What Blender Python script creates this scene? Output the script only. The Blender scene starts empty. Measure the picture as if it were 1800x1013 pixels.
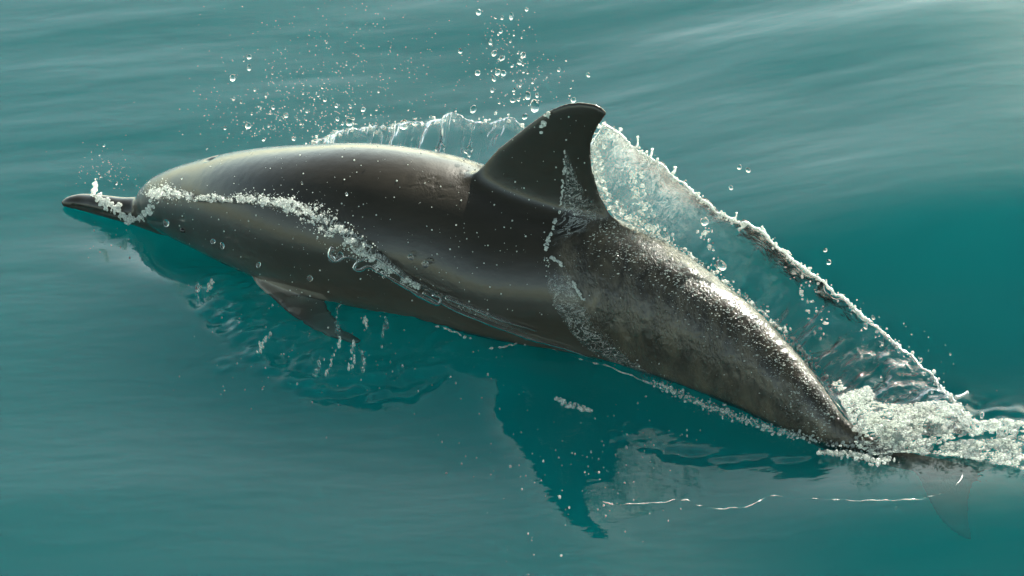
import bpy, bmesh, math, random
import numpy as np
from mathutils import Vector, Matrix
from mathutils.bvhtree import BVHTree

SC = bpy.context.scene
COL = SC.collection
rng = np.random.default_rng(7)
random.seed(7)

# ------------------------------------------------------------------ camera
PITCH, ROLL, DIST, FPX = math.radians(32), math.radians(4.0), 7.0, 5950.0   # FPX: focal length in pixels of a 1800 wide picture
F = np.array([0, math.cos(PITCH), -math.sin(PITCH)])
_r0 = np.array([1.0, 0, 0]); _u0 = np.array([0, math.sin(PITCH), math.cos(PITCH)])
U = math.cos(ROLL) * _u0 + math.sin(ROLL) * _r0
R = math.cos(ROLL) * _r0 - math.sin(ROLL) * _u0
CAM = -F * DIST
cd = bpy.data.cameras.new('camera')
cd.sensor_width = 36; cd.lens = FPX / 1800 * 36
cd.clip_start = 0.1; cd.clip_end = 5000
cd.dof.use_dof = True; cd.dof.focus_distance = DIST; cd.dof.aperture_fstop = 11
cam = bpy.data.objects.new('camera', cd); COL.objects.link(cam)
m = Matrix.Identity(4)
for i in range(3):
    m[i][0] = R[i]; m[i][1] = U[i]; m[i][2] = -F[i]; m[i][3] = CAM[i]
cam.matrix_world = m
SC.camera = cam

# ------------------------------------------------------------------ sky and sun
SUN_EL, SUN_AZ = math.radians(34), math.radians(30)     # azimuth to the right of the viewing direction
w = bpy.data.worlds.new('World'); SC.world = w; w.use_nodes = True
nt = w.node_tree; nt.nodes.clear()
sky = nt.nodes.new('ShaderNodeTexSky'); sky.sky_type = 'NISHITA'; sky.sun_disc = False
sky.sun_elevation = SUN_EL; sky.sun_rotation = SUN_AZ
sky.air_density = 1.0; sky.dust_density = 1.2; sky.ozone_density = 1.0
hs = nt.nodes.new('ShaderNodeHueSaturation'); hs.inputs['Saturation'].default_value = 0.7
bg = nt.nodes.new('ShaderNodeBackground'); bg.inputs[1].default_value = 0.12
wo = nt.nodes.new('ShaderNodeOutputWorld')
tn = nt.nodes.new('ShaderNodeMix'); tn.data_type = 'RGBA'; tn.blend_type = 'MULTIPLY'; tn.inputs[0].default_value = 1; tn.inputs[7].default_value = (.96, 1.04, .88, 1)
nt.links.new(sky.outputs[0], hs.inputs['Color']); nt.links.new(hs.outputs[0], tn.inputs[6]); tcw = nt.nodes.new('ShaderNodeTexCoord'); sx = nt.nodes.new('ShaderNodeSeparateXYZ'); nt.links.new(tcw.outputs['Generated'], sx.inputs[0])
gr = nt.nodes.new('ShaderNodeMapRange'); gr.inputs[1].default_value = 0.30; gr.inputs[2].default_value = .85; gr.inputs[3].default_value = 1.45; gr.inputs[4].default_value = .36
nt.links.new(sx.outputs[2], gr.inputs[0]); t3 = nt.nodes.new('ShaderNodeVectorMath'); t3.operation = 'SCALE'
nt.links.new(tn.outputs[2], t3.inputs[0]); nt.links.new(gr.outputs[0], t3.inputs[3]); nt.links.new(t3.outputs[0], bg.inputs[0]); nt.links.new(bg.outputs[0], wo.inputs[0])
sd = bpy.data.lights.new('sun', 'SUN'); sd.energy = 5.0; sd.angle = math.radians(0.5); sd.color = (1.0, 0.945, 0.85)
sd.cycles.use_multiple_importance_sampling = False
sun = bpy.data.objects.new('sun', sd); COL.objects.link(sun)
sdir = Vector((math.sin(SUN_AZ) * math.cos(SUN_EL), math.cos(SUN_AZ) * math.cos(SUN_EL), math.sin(SUN_EL)))
sun.rotation_euler = sdir.to_track_quat('Z', 'Y').to_euler()
sun.location = sdir * 20
SC.view_settings.view_transform = 'Standard'; SC.view_settings.look = 'None'
SC.view_settings.gamma = 1; SC.view_settings.use_curve_mapping = False
SC.view_settings.exposure = 1.3
SC.render.engine = 'CYCLES'
SC.cycles.max_bounces = 10; SC.cycles.transparent_max_bounces = 24; SC.cycles.transmission_bounces = 8
SC.cycles.volume_bounces = 4; SC.cycles.sample_clamp_indirect = 6
SC.cycles.use_denoising = True; SC.cycles.blur_glossy = 0.0

# ------------------------------------------------------------------ helpers
def ray(px, py):
    d = F + R * (px - 900) / FPX + U * (506.5 - py) / FPX
    return d / np.linalg.norm(d)
def at_z(px, py, z=0.0):
    d = ray(px, py); return CAM + d * ((z - CAM[2]) / d[2])
def at_y(px, py, y):
    d = ray(px, py); return CAM + d * ((y - CAM[1]) / d[1])
def at_plane(px, py, p, n):
    d = ray(px, py); return CAM + d * (np.dot(np.array(p) - CAM, n) / np.dot(d, n))
def proj(P):
    P = np.asarray(P, float) - CAM
    z = P @ F
    return np.stack([900 + FPX * (P @ R) / z, 506.5 - FPX * (P @ U) / z], -1)

def _hash(ix, iy, iz, seed):
    h = (ix.astype(np.int64) * 374761393 + iy.astype(np.int64) * 668265263 + iz.astype(np.int64) * 2147483647 + seed * 974711) & 0x7fffffff
    h = ((h ^ (h >> 13)) * 1274126177) & 0x7fffffff
    h = ((h ^ (h >> 16)) * 1103515245 + 12345) & 0x7fffffff
    return (h & 0xffffff) / float(0xffffff) * 2 - 1
def vnoise(P, seed=0):
    P = np.asarray(P, float)
    i = np.floor(P).astype(np.int64); f = P - i; f = f * f * f * (f * (f * 6 - 15) + 10)
    r = 0
    for a in (0, 1):
        for b in (0, 1):
            for c in (0, 1):
                wgt = (f[..., 0] if a else 1 - f[..., 0]) * (f[..., 1] if b else 1 - f[..., 1]) * (f[..., 2] if c else 1 - f[..., 2])
                r = r + wgt * _hash(i[..., 0] + a, i[..., 1] + b, i[..., 2] + c, seed)
    return r
def fbm(P, octaves=4, seed=0, gain=.5):
    r = 0; a = 1.0; P = np.asarray(P, float)
    for k in range(octaves):
        r = r + a * vnoise(P + 17.3 * k, seed + k); P = P * 2.03; a *= gain
    return r
def smooth(a, b, x):
    t = np.clip((x - a) / (b - a), 0, 1); return t * t * (3 - 2 * t)
def catmull(pts, n):
    """smooth resampling of control rows to n rows, by chord length"""
    P = np.asarray(pts, float)
    d = np.r_[0, np.cumsum(np.linalg.norm(np.diff(P[:, :2], axis=0), axis=1))]
    t = np.linspace(0, d[-1], n)
    m_ = np.zeros_like(P)
    sl = np.diff(P, axis=0) / np.diff(d)[:, None]
    m_[0] = sl[0]; m_[-1] = sl[-1]
    h = np.diff(d)
    m_[1:-1] = (sl[:-1] * h[1:, None] + sl[1:] * h[:-1, None]) / (h[1:] + h[:-1])[:, None]
    k = np.clip(np.searchsorted(d, t, 'right') - 1, 0, len(d) - 2)
    hh = h[k][:, None]; s = ((t - d[k]) / h[k])[:, None]
    return ((2*s**3-3*s**2+1)*P[k] + (s**3-2*s**2+s)*hh*m_[k] + (-2*s**3+3*s**2)*P[k+1] + (s**3-s**2)*hh*m_[k+1])
def in_poly(px, py, poly):
    px = np.asarray(px); py = np.asarray(py); r = np.zeros(px.shape, bool)
    n = len(poly)
    for i in range(n):
        x0, y0 = poly[i]; x1, y1 = poly[(i + 1) % n]
        c = ((y0 > py) != (y1 > py)) & (px < (x1 - x0) * (py - y0) / ((y1 - y0) or 1e-9) + x0)
        r ^= c
    return r
def poly_dist(px, py, line):
    """distance in pixels to an open polyline"""
    px = np.asarray(px, float); py = np.asarray(py, float); d = np.full(px.shape, 1e9)
    for (x0, y0), (x1, y1) in zip(line[:-1], line[1:]):
        vx, vy = x1 - x0, y1 - y0; L = vx * vx + vy * vy
        t = np.clip(((px - x0) * vx + (py - y0) * vy) / L, 0, 1)
        d = np.minimum(d, np.hypot(px - x0 - t * vx, py - y0 - t * vy))
    return d

def mesh_np(name, verts, faces, smooth_=True):
    """mesh from numpy arrays; faces (n,3) or (n,4), or a list of such arrays"""
    me = bpy.data.meshes.new(name)
    if not isinstance(faces, list): faces = [faces]
    faces = [np.asarray(f, np.int32) for f in faces if len(f)]
    nl = sum(f.size for f in faces); nf = sum(len(f) for f in faces)
    me.vertices.add(len(verts)); me.vertices.foreach_set('co', np.ascontiguousarray(verts, np.float32).ravel())
    me.loops.add(nl); me.loops.foreach_set('vertex_index', np.concatenate([f.ravel() for f in faces]))
    me.polygons.add(nf)
    tot = np.concatenate([np.full(len(f), f.shape[1], np.int32) for f in faces])
    me.polygons.foreach_set('loop_start', np.r_[0, np.cumsum(tot)[:-1]].astype(np.int32))
    me.polygons.foreach_set('use_smooth', np.full(nf, smooth_))
    me.update(calc_edges=True); me.validate()
    return me
def grid_faces(nu, nv, wrap_v=False, off=0):
    a = np.arange(nu - 1)[:, None]; b = np.arange(nv if wrap_v else nv - 1)[None, :]
    b2 = (b + 1) % nv
    q = np.stack([a * nv + b, a * nv + b2, (a + 1) * nv + b2, (a + 1) * nv + b], -1).reshape(-1, 4)
    return q + off
def obj(name, me, mat, parent=None):
    o = bpy.data.objects.new(name, me); COL.objects.link(o)
    if mat is not None and not len(me.materials): me.materials.append(mat)
    if parent: o.parent = parent
    return o
def tag(o, label=None, cat=None, group=None, kind=None):
    for k, v in (('label', label), ('category', cat), ('group', group), ('kind', kind)):
        if v: o[k] = v
    return o
def empty(name, loc, **k):
    o = bpy.data.objects.new(name, None); COL.objects.link(o); o.location = loc; o.empty_display_size = .1
    return tag(o, **k)

_ICO = {}
def ico(sub):
    if sub not in _ICO:
        b = bmesh.new(); bmesh.ops.create_icosphere(b, subdivisions=sub, radius=1.0)
        v = np.array([x.co[:] for x in b.verts]); f = np.array([[q.index for q in p.verts] for p in b.faces]); b.free()
        _ICO[sub] = (v, f)
    return _ICO[sub]
def balls(cent, rad, sub=1, squash=None, lump=0.0):
    """many little balls in one vertex / face pair"""
    v, f = ico(sub); n = len(cent); cent = np.asarray(cent); rad = np.asarray(rad)
    V = np.repeat(v[None], n, 0)
    if squash is None: squash = np.ones((n, 3))
    V = V * squash[:, None, :]
    if lump: V = V * (1 + lump * rng.standard_normal((n, len(v), 1)))
    V = V * rad[:, None, None] + cent[:, None, :]
    Fc = f[None] + (np.arange(n) * len(v))[:, None, None]
    return V.reshape(-1, 3), Fc.reshape(-1, 3)
def join(parts):
    V = []; Fs = []; o = 0
    for v, f in parts:
        V.append(v); Fs.append(np.asarray(f) + o); o += len(v)
    return np.concatenate(V), Fs
def tube(P, rad, n=10):
    """tube along polyline P (m,3) with radii (m,) or (m,n)"""
    P = np.asarray(P, float); m_ = len(P); rad = np.asarray(rad, float)
    if rad.ndim == 1: rad = np.repeat(rad[:, None], n, 1)
    T = np.gradient(P, axis=0); T /= np.linalg.norm(T, axis=1)[:, None] + 1e-12
    up = np.array([.13, -.2, 1.0]); S = np.cross(T, up); S /= np.linalg.norm(S, axis=1)[:, None]
    Bn = np.cross(S, T); a = np.linspace(0, 2 * np.pi, n, endpoint=False)
    V = P[:, None] + rad[..., None] * (np.cos(a)[None, :, None] * S[:, None] + np.sin(a)[None, :, None] * Bn[:, None])
    V = V.reshape(-1, 3); f = grid_faces(m_, n, True)
    V = np.concatenate([V, P[:1], P[-1:]]); k = np.arange(n); k2 = (k + 1) % n
    c0 = np.stack([k2, k, np.full(n, m_ * n)], -1); c1 = np.stack([(m_-1)*n + k, (m_-1)*n + k2, np.full(n, m_ * n + 1)], -1)
    return V, f, np.concatenate([c0, c1])

# ------------------------------------------------------------------ materials
def new_mat(name):
    mt = bpy.data.materials.new(name); mt.use_nodes = True; n = mt.node_tree; n.nodes.clear()
    o = n.nodes.new('ShaderNodeOutputMaterial'); return mt, n, o
def N(n, t, **k):
    x = n.nodes.new(t)
    for a, b in k.items():
        if a in x.inputs: x.inputs[a].default_value = b
        else: setattr(x, a, b)
    return x
def ramp(n, src, stops, out=0):
    r = n.nodes.new('ShaderNodeValToRGB'); e = r.color_ramp.elements
    while len(e) < len(stops): e.new(.5)
    for q, (p, c) in zip(e, stops):
        q.position = p; q.color = (c, c, c, 1) if not isinstance(c, tuple) else (*c, 1)
    n.links.new(src, r.inputs[0]); return r

# open water: clear surface with Fresnel reflection over a murky green volume
def mat_sea():
    mt, n, o = new_mat('sea_water')
    co = N(n, 'ShaderNodeNewGeometry')
    mp = N(n, 'ShaderNodeMapping'); mp.inputs['Scale'].default_value = (10, 24, 10)
    no = N(n, 'ShaderNodeTexNoise', Scale=1.0, Detail=3.0, Roughness=.5)
    n.links.new(co.outputs['Position'], mp.inputs[0]); n.links.new(mp.outputs[0], no.inputs['Vector'])
    bp = N(n, 'ShaderNodeBump', Strength=.25, Distance=.004)
    n.links.new(no.outputs[0], bp.inputs['Height'])
    gl = N(n, 'ShaderNodeBsdfGlass', Roughness=.0, IOR=1.33); n.links.new(bp.outputs[0], gl.inputs['Normal'])
    n.links.new(gl.outputs[0], o.inputs['Surface'])
    va = N(n, 'ShaderNodeVolumeAbsorption', Density=5.4); va.inputs['Color'].default_value = (0.0, 0.895, 0.885, 1)
    vs = N(n, 'ShaderNodeVolumeScatter', Density=4.0); vs.inputs['Color'].default_value = (0.01, .77, .78, 1)
    ad = N(n, 'ShaderNodeAddShader'); n.links.new(va.outputs[0], ad.inputs[0]); n.links.new(vs.outputs[0], ad.inputs[1])
    n.links.new(ad.outputs[0], o.inputs['Volume'])
    return mt
SEA = mat_sea()

def mat_skin():
    mt, n, o = new_mat('wet_dolphin_skin')
    tc = N(n, 'ShaderNodeTexCoord')
    at = N(n, 'ShaderNodeAttribute', attribute_name='wash'); aw = N(n, 'ShaderNodeAttribute', attribute_name='pale')
    n1 = N(n, 'ShaderNodeTexNoise', Scale=9.0, Detail=6.0, Roughness=.6); n.links.new(tc.outputs['Object'], n1.inputs['Vector'])
    n2 = N(n, 'ShaderNodeTexNoise', Scale=230.0, Detail=3.0, Roughness=.6); n.links.new(tc.outputs['Object'], n2.inputs['Vector'])
    mp = N(n, 'ShaderNodeMapping'); mp.inputs['Rotation'].default_value = (0, 0, math.radians(-28)); mp.inputs['Scale'].default_value = (12, 90, 90)
    n3 = N(n, 'ShaderNodeTexNoise', Scale=1.0, Detail=4.0); n.links.new(tc.outputs['Object'], mp.inputs[0]); n.links.new(mp.outputs[0], n3.inputs['Vector'])
    c = ramp(n, n1.outputs[0], [(.3, (.020, .0175, .013)), (.7, (.027, .023, .0170))])
    mc = N(n, 'ShaderNodeMix', data_type='RGBA'); n.links.new(aw.outputs['Fac'], mc.inputs[0])
    n.links.new(c.outputs[0], mc.inputs[6]); mc.inputs[7].default_value = (.125, .112, .092, 1)
    ml = N(n, 'ShaderNodeMix', data_type='RGBA', blend_type='MULTIPLY'); ml.inputs[0].default_value = .12
    r3 = ramp(n, n3.outputs[0], [(.35, .6), (.65, 1.3)])
    n.links.new(mc.outputs[2], ml.inputs[6]); n.links.new(r3.outputs[0], ml.inputs[7])
    b1 = N(n, 'ShaderNodeBump', Strength=.25, Distance=.0010); n.links.new(n2.outputs[0], b1.inputs['Height'])
    # running film of water over the rear: stronger fine relief
    n4 = N(n, 'ShaderNodeTexNoise', Scale=250.0, Detail=2.5, Roughness=.5, Distortion=.6); 
    mp4 = N(n, 'ShaderNodeMapping'); mp4.inputs['Rotation'].default_value = (0, .35, math.radians(28)); mp4.inputs['Scale'].default_value = (1.0, .55, .42)
    n.links.new(tc.outputs['Object'], mp4.inputs[0]); n.links.new(mp4.outputs[0], n4.inputs['Vector'])
    n5 = N(n, 'ShaderNodeTexNoise', Scale=22.0, Detail=3.0); n.links.new(mp4.outputs[0], n5.inputs['Vector'])
    r5 = ramp(n, n5.outputs[0], [(.38, .12), (.62, 1.0)]); m5 = N(n, 'ShaderNodeMath', operation='MULTIPLY'); n.links.new(r5.outputs[0], m5.inputs[0]); n.links.new(at.outputs['Fac'], m5.inputs[1])
    b2 = N(n, 'ShaderNodeBump', Distance=.0045); n.links.new(n4.outputs[0], b2.inputs['Height']); n.links.new(m5.outputs[0], b2.inputs['Strength'])
    n.links.new(b1.outputs[0], b2.inputs['Normal'])
    n6 = N(n, 'ShaderNodeTexNoise', Scale=34.0, Detail=6.0, Roughness=.7, Distortion=.6); n.links.new(mp4.outputs[0], n6.inputs['Vector'])
    r6 = ramp(n, n6.outputs[0], [(.42, 0.0), (.66, .8)]); m6 = N(n, 'ShaderNodeMath', operation='MULTIPLY'); n.links.new(r6.outputs[0], m6.inputs[0]); n.links.new(at.outputs['Fac'], m6.inputs[1])
    mx6 = N(n, 'ShaderNodeMix', data_type='RGBA'); n.links.new(m6.outputs[0], mx6.inputs[0]); n.links.new(ml.outputs[2], mx6.inputs[6]); mx6.inputs[7].default_value = (.082, .068, .047, 1)
    pb = N(n, 'ShaderNodeBsdfPrincipled', Roughness=.34, IOR=1.4)
    pb.inputs['Specular IOR Level'].default_value = .14; pb.inputs['Coat Weight'].default_value = 1.0; pb.inputs['Coat Roughness'].default_value = .2; pb.inputs['Coat IOR'].default_value = 1.33
    n.links.new(mx6.outputs[2], pb.inputs['Base Color']); n.links.new(b2.outputs[0], pb.inputs['Normal']); n.links.new(b2.outputs[0], pb.inputs['Coat Normal'])
    mr = N(n, 'ShaderNodeMapRange'); mr.inputs[3].default_value = .10; mr.inputs[4].default_value = .09
    n.links.new(at.outputs['Fac'], mr.inputs[0]); n.links.new(mr.outputs[0], pb.inputs['Coat Roughness'])
    n.links.new(pb.outputs[0], o.inputs['Surface'])
    return mt
SKIN = mat_skin()

# ------------------------------------------------------------------ dolphin
S_ = 1 / 850.0
# centre px, centre py, centre z, silhouette radius in px, height / width ratio
HEAD = [(246,370,.022,12,1),(257,365,.034,29,1),(278,359,.048,46,1),(311,357,.066,62,1),(347,359,.086,76,1),(390,363,.104,92,1),(458,372,.132,113,1),(560,388,.158,136,1),(640,398,.166,147,1),
        (700,408,.164,151,1),(790,428,.146,152,1),(895,470,.112,150,1),(1013,498,.100,136,1.1),(1137,542,.092,122,1.2),(1240,596,.082,106,1.35),(1340,662,.058,86,1.5),
        (1405,714,.040,67,1.6),(1464,768,.012,46,1.8),(1550,808,.000,31,1.7),(1640,835,-.008,25,1.3),(1706,848,-.012,13,.8)]
BEAK = [(108,358,.004,4,.8),(117,356,.006,9,.85),(132,355,.009,13,.85),(150,356,.010,16,.85),(178,361,.014,19,.9),(215,368,.018,22,.9),(245,372,.020,27,1),(290,378,.03,36,1),(330,382,.04,38,1)]
def loft(rows, nseg=160, nr=72):
    rows = catmull(rows, nseg)
    C = np.array([at_z(r[0], r[1], r[2]) for r in rows])
    T = np.gradient(C, axis=0); T /= np.linalg.norm(T, axis=1)[:, None]
    side = np.cross(T, [0, 0, 1.0]); side /= np.linalg.norm(side, axis=1)[:, None]
    up = np.cross(side, T)
    a = np.linspace(0, 2 * np.pi, nr, endpoint=False)
    V = []
    for i, r in enumerate(rows):
        k = r[4]; dist = (C[i] - CAM) @ F
        c2, s2 = math.cos(PITCH), math.sin(PITCH)
        q = r[3] * dist / FPX / math.sqrt((k * c2) ** 2 + s2 ** 2)
        ww, hh = q, q * k
        V.append(C[i] + ww * np.cos(a)[:, None] * side[i] + hh * np.sin(a)[:, None] * up[i])
    V = np.array(V).reshape(-1, 3); f = grid_faces(nseg, nr, True)
    V = np.concatenate([V, C[:1], C[-1:]]); k = np.arange(nr); k2 = (k + 1) % nr
    c0 = np.stack([k2, k, np.full(nr, nseg * nr)], -1); c1 = np.stack([(nseg-1)*nr + k, (nseg-1)*nr + k2, np.full(nr, nseg * nr + 1)], -1)
    return V, [f, np.concatenate([c0, c1])], C, side, up
bodyV, bodyF, BC, BS, BU = loft(HEAD)
beakV, beakF, _, _, _ = loft(BEAK, 60, 40)

def fin(lead, trail, pos, nrm, t0, t1, n=40, flare=0.0):
    """lofted aerofoil between a leading and a trailing edge; pos(px,py,v) gives the point, nrm the thickness direction"""
    L = catmull(lead, n); Tq = catmull(trail, n); V = []
    x = (1 - np.cos(np.linspace(0, np.pi, 15))) / 2
    prof = 2.6 * (.2969 * np.sqrt(x) - .126 * x - .3516 * x**2 + .2843 * x**3 - .1015 * x**4) * 1.9
    prof = np.maximum(prof, .0)
    for i in range(n):
        v = i / (n - 1); a = pos(L[i][0], L[i][1], v); b = pos(Tq[i][0], Tq[i][1], v)
        th = (t0 + (t1 - t0) * v ** .8 + flare * math.exp(-v / .09)) * .5
        top = a + (b - a) * x[:, None] + nrm * (th * prof + .0028)[:, None]
        bot = a + (b - a) * x[::-1, None] - nrm * (th * prof[::-1] + .0028)[:, None]
        V.append(np.concatenate([top, bot]))
    m_ = len(V[0]); V = np.array(V).reshape(-1, 3); f = grid_faces(n, m_, True)
    c0 = V[:m_].mean(0); c1 = V[-m_:].mean(0); V = np.concatenate([V, [c0], [c1]])
    k = np.arange(m_); k2 = (k + 1) % m_
    return V, [f, np.concatenate([np.stack([k2, k, np.full(m_, n*m_)], -1), np.stack([(n-1)*m_+k, (n-1)*m_+k2, np.full(m_, n*m_+1)], -1)])]

# vertical mid plane of the body near the dorsal fin
i0 = int(np.argmin(abs(proj(BC)[:, 0] - 960)))
FP, FN = BC[i0], BS[i0].copy(); FN[2] = 0; FN /= np.linalg.norm(FN)
def fpos(x, y, v): return at_plane(x, y, FP, FN)
dorsal = fin([(800,330),(845,285),(872,264),(905,238),(940,211),(972,191),(1005,181),(1032,181),(1052,186),(1064,196)],
             [(1125,430),(1098,392),(1072,366),(1053,335),(1042,300),(1038,268),(1042,243),(1050,225),(1060,210),(1066,201)],
             fpos, FN, .042, .009, flare=.06)
def pecpos(x, y, v): return at_z(x, y, .072 - .055 * v)
pn = np.array([.1, -.25, .96]); pn /= np.linalg.norm(pn)
pec = fin([(455,400),(432,450),(448,495),(478,524),(516,558),(556,585),(600,604),(622,609),(634,609)],
          [(600,420),(566,470),(562,515),(577,545),(592,570),(608,588),(625,598),(636,605)], pecpos, pn, .036, .009)
def flpos(x, y, v): return at_z(x, y, -.015 - .10 * v)
fl = fin([(1600,835),(1618,872),(1635,915),(1655,950),(1680,975),(1703,989)],
         [(1760,850),(1735,862),(1712,885),(1702,920),(1702,955),(1707,985)], flpos, np.array([0, 0, 1.0]), .03, .009)
def mirror(V, P, nn):
    return V - 2 * ((V - P) @ nn)[:, None] * nn
i1 = int(np.argmin(abs(proj(BC)[:, 0] - 560))); i2 = int(np.argmin(abs(proj(BC)[:, 0] - 1650)))
def hz(v): v = v.copy(); v[2] = 0; return v / np.linalg.norm(v)
pec2V = mirror(pec[0], BC[i1], hz(BS[i1])); fl2V = mirror(fl[0], BC[i2], hz(BS[i2]))
pec2V[:, 2] -= .06; pec2V -= hz(BS[i1]) * .16
flip = lambda fs: [f[:, ::-1] for f in fs]
vs, fs, o_ = [], [], 0
for V, Fc in ((bodyV, bodyF), (beakV, beakF), dorsal, pec, fl, (pec2V, flip(pec[1])), (fl2V, flip(fl[1]))):
    vs.append(V); fs += [f + o_ for f in Fc]; o_ += len(V)
raw = mesh_np('raw_body', np.concatenate(vs), fs)
tmp = obj('raw_body', raw, None)
# make all shells face outwards before the union
bm = bmesh.new(); bm.from_mesh(raw); bmesh.ops.recalc_face_normals(bm, faces=bm.faces); bm.to_mesh(raw); bm.free()
md = tmp.modifiers.new('r', 'REMESH'); md.mode = 'VOXEL'; md.voxel_size = .0042; md.use_smooth_shade = True
sm = tmp.modifiers.new('s', 'SMOOTH'); sm.factor = .5; sm.iterations = 5
dg = bpy.context.evaluated_depsgraph_get(); dg.update()
bme = bpy.data.meshes.new_from_object(tmp.evaluated_get(dg)); bpy.data.objects.remove(tmp)
bme.name = 'body'
nv = len(bme.vertices)
co = np.empty(nv * 3, np.float32); bme.vertices.foreach_get('co', co); co = co.reshape(-1, 3).astype(float); pp = proj(co)
wgt = np.maximum(np.exp(-(poly_dist(pp[:, 0], pp[:, 1], [(840,296),(900,322),(960,345),(1030,372),(1100,396)]) / 26) ** 2), np.exp(-(poly_dist(pp[:, 0], pp[:, 1], [(835,318),(900,352),(970,384),(1040,402),(1100,414)]) / 30) ** 2))
tmp = obj('fair', bme, None); vg = tmp.vertex_groups.new(name='g')
for i in np.nonzero(wgt > .05)[0]: vg.add([int(i)], float(wgt[i]), 'REPLACE')
sm = tmp.modifiers.new('s', 'SMOOTH'); sm.factor = .8; sm.iterations = 130; sm.vertex_group = 'g'
dg = bpy.context.evaluated_depsgraph_get(); dg.update()
bme = bpy.data.meshes.new_from_object(tmp.evaluated_get(dg)); bpy.data.objects.remove(tmp); bme.name = 'body'
co = np.empty(nv * 3, np.float32); bme.vertices.foreach_get('co', co); co = co.reshape(-1, 3).astype(float)
nr_ = np.empty(nv * 3, np.float32); bme.vertices.foreach_get('normal', nr_); nr_ = nr_.reshape(-1, 3).astype(float)
pp = proj(co); X, Y = pp[:, 0], pp[:, 1]
# blowhole, jaw line, and the wash of water over the rear
bh = BC[int(np.argmin(abs(proj(BC)[:, 0] - 372)))]
bhp = at_plane(373, 281, bh, hz(BS[i1]))
FILM = [(992,262),(990,300),(988,345),(975,395),(958,450),(968,500),(1000,560),(1030,600),(1110,650)]
rear = in_poly(X, Y, FILM + [(1100,900),(1900,900),(1900,500),(1300,300),(1100,378),(1075,366),(1045,335),(1008,275)])
wash = rear * smooth(0, 30, poly_dist(X, Y, FILM))
finz = 1 - .75 * smooth(395, 350, Y) * (X < 1110)
crack = in_poly(X, Y, [(690,305),(832,300),(832,372),(770,365),(700,345)]) * smooth(0, 25, poly_dist(X, Y, [(690,305),(700,345),(770,365),(832,372)]))
axis = hz(BC[i0 + 30] - BC[i0])
al = co @ axis; ac = co @ hz(BS[i0])
Q = np.stack([al * 14, ac * 22, co[:, 2] * 22], -1)
dis = wash * finz * (.0011 * fbm(Q * .8, 2, 3) + .0009 * (abs(fbm(Q * [3.0, 1.6, 1.6], 2, 9)) - .3) + .0007 * vnoise(Q * [9, 5, 5], 21))
gro = poly_dist(X, Y, [(128,362),(165,371),(205,379),(245,386),(282,391)])
dis = dis - .0036 * np.exp(-(gro / 2.4) ** 2) - crack * .0012 * np.exp(-(fbm(np.stack([X / 34, Y / 16, X * 0], -1), 3, 77) / .09) ** 2)
d_bh = np.linalg.norm((co - bhp) * [1, 1.0, 1], axis=1)
dis = dis - .010 * np.exp(-(d_bh / .011) ** 2)
dis = dis + .00015 * fbm(co * 60, 2, 5) * (1 - wash)
co2 = co + nr_ * dis[:, None]
bme.vertices.foreach_set('co', co2.astype(np.float32).ravel()); bme.update()
a1 = bme.attributes.new('wash', 'FLOAT', 'POINT'); a1.data.foreach_set('value', np.clip(wash * finz * .9 + .25 * crack, 0, 1).astype(np.float32))
# lighter lower flank, a pattern of the animal's own skin
kC = np.argmin(((co[::1, None, :2] - BC[None, ::8, :2]) ** 2).sum(-1), axis=1) * 8 if nv < 200000 else np.zeros(nv, int)
fl_z = ((in_poly(X, Y, [(430,485),(560,512),(660,600),(640,640),(540,600)]) & (co[:, 2] < .085)) | ((X > 1590) & (Y > 872))) * 1.0  # flipper painted lighter for skylight on its flat top; fluke paler too
rel = ((co - BC[kC]) * BU[kC]).sum(1) / .17
pale = smooth(.25, -.6, rel + .12 * fbm(co * 5, 3, 31)) * .22
pale = np.maximum(pale, fl_z)
a2 = bme.attributes.new('pale', 'FLOAT', 'POINT'); a2.data.foreach_set('value', pale.astype(np.float32))
bme.materials.clear(); bme.materials.append(SKIN)
bme.polygons.foreach_set('use_smooth', np.full(len(bme.polygons), True))
D0 = BC[i0].copy(); D0[2] = 0
dol = empty('dolphin', D0, label='dark grey dolphin arching out of the green sea with its hooked back fin raised', cat='dolphin')
body = obj('body', bme, SKIN, dol); body.matrix_parent_inverse = Matrix.Translation(-Vector(D0))
bvh = BVHTree.FromPolygons([tuple(v) for v in co2], [tuple(p.vertices) for p in bme.polygons])
def on_body(px, py, lift=0.0):
    d = ray(px, py); h = bvh.ray_cast(Vector(CAM), Vector(d))
    if h[0] is None: return None, None
    nn = h[1]; nn = nn if nn.dot(Vector(d)) < 0 else -nn
    return np.array(h[0] + nn * lift), np.array(nn)

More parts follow.
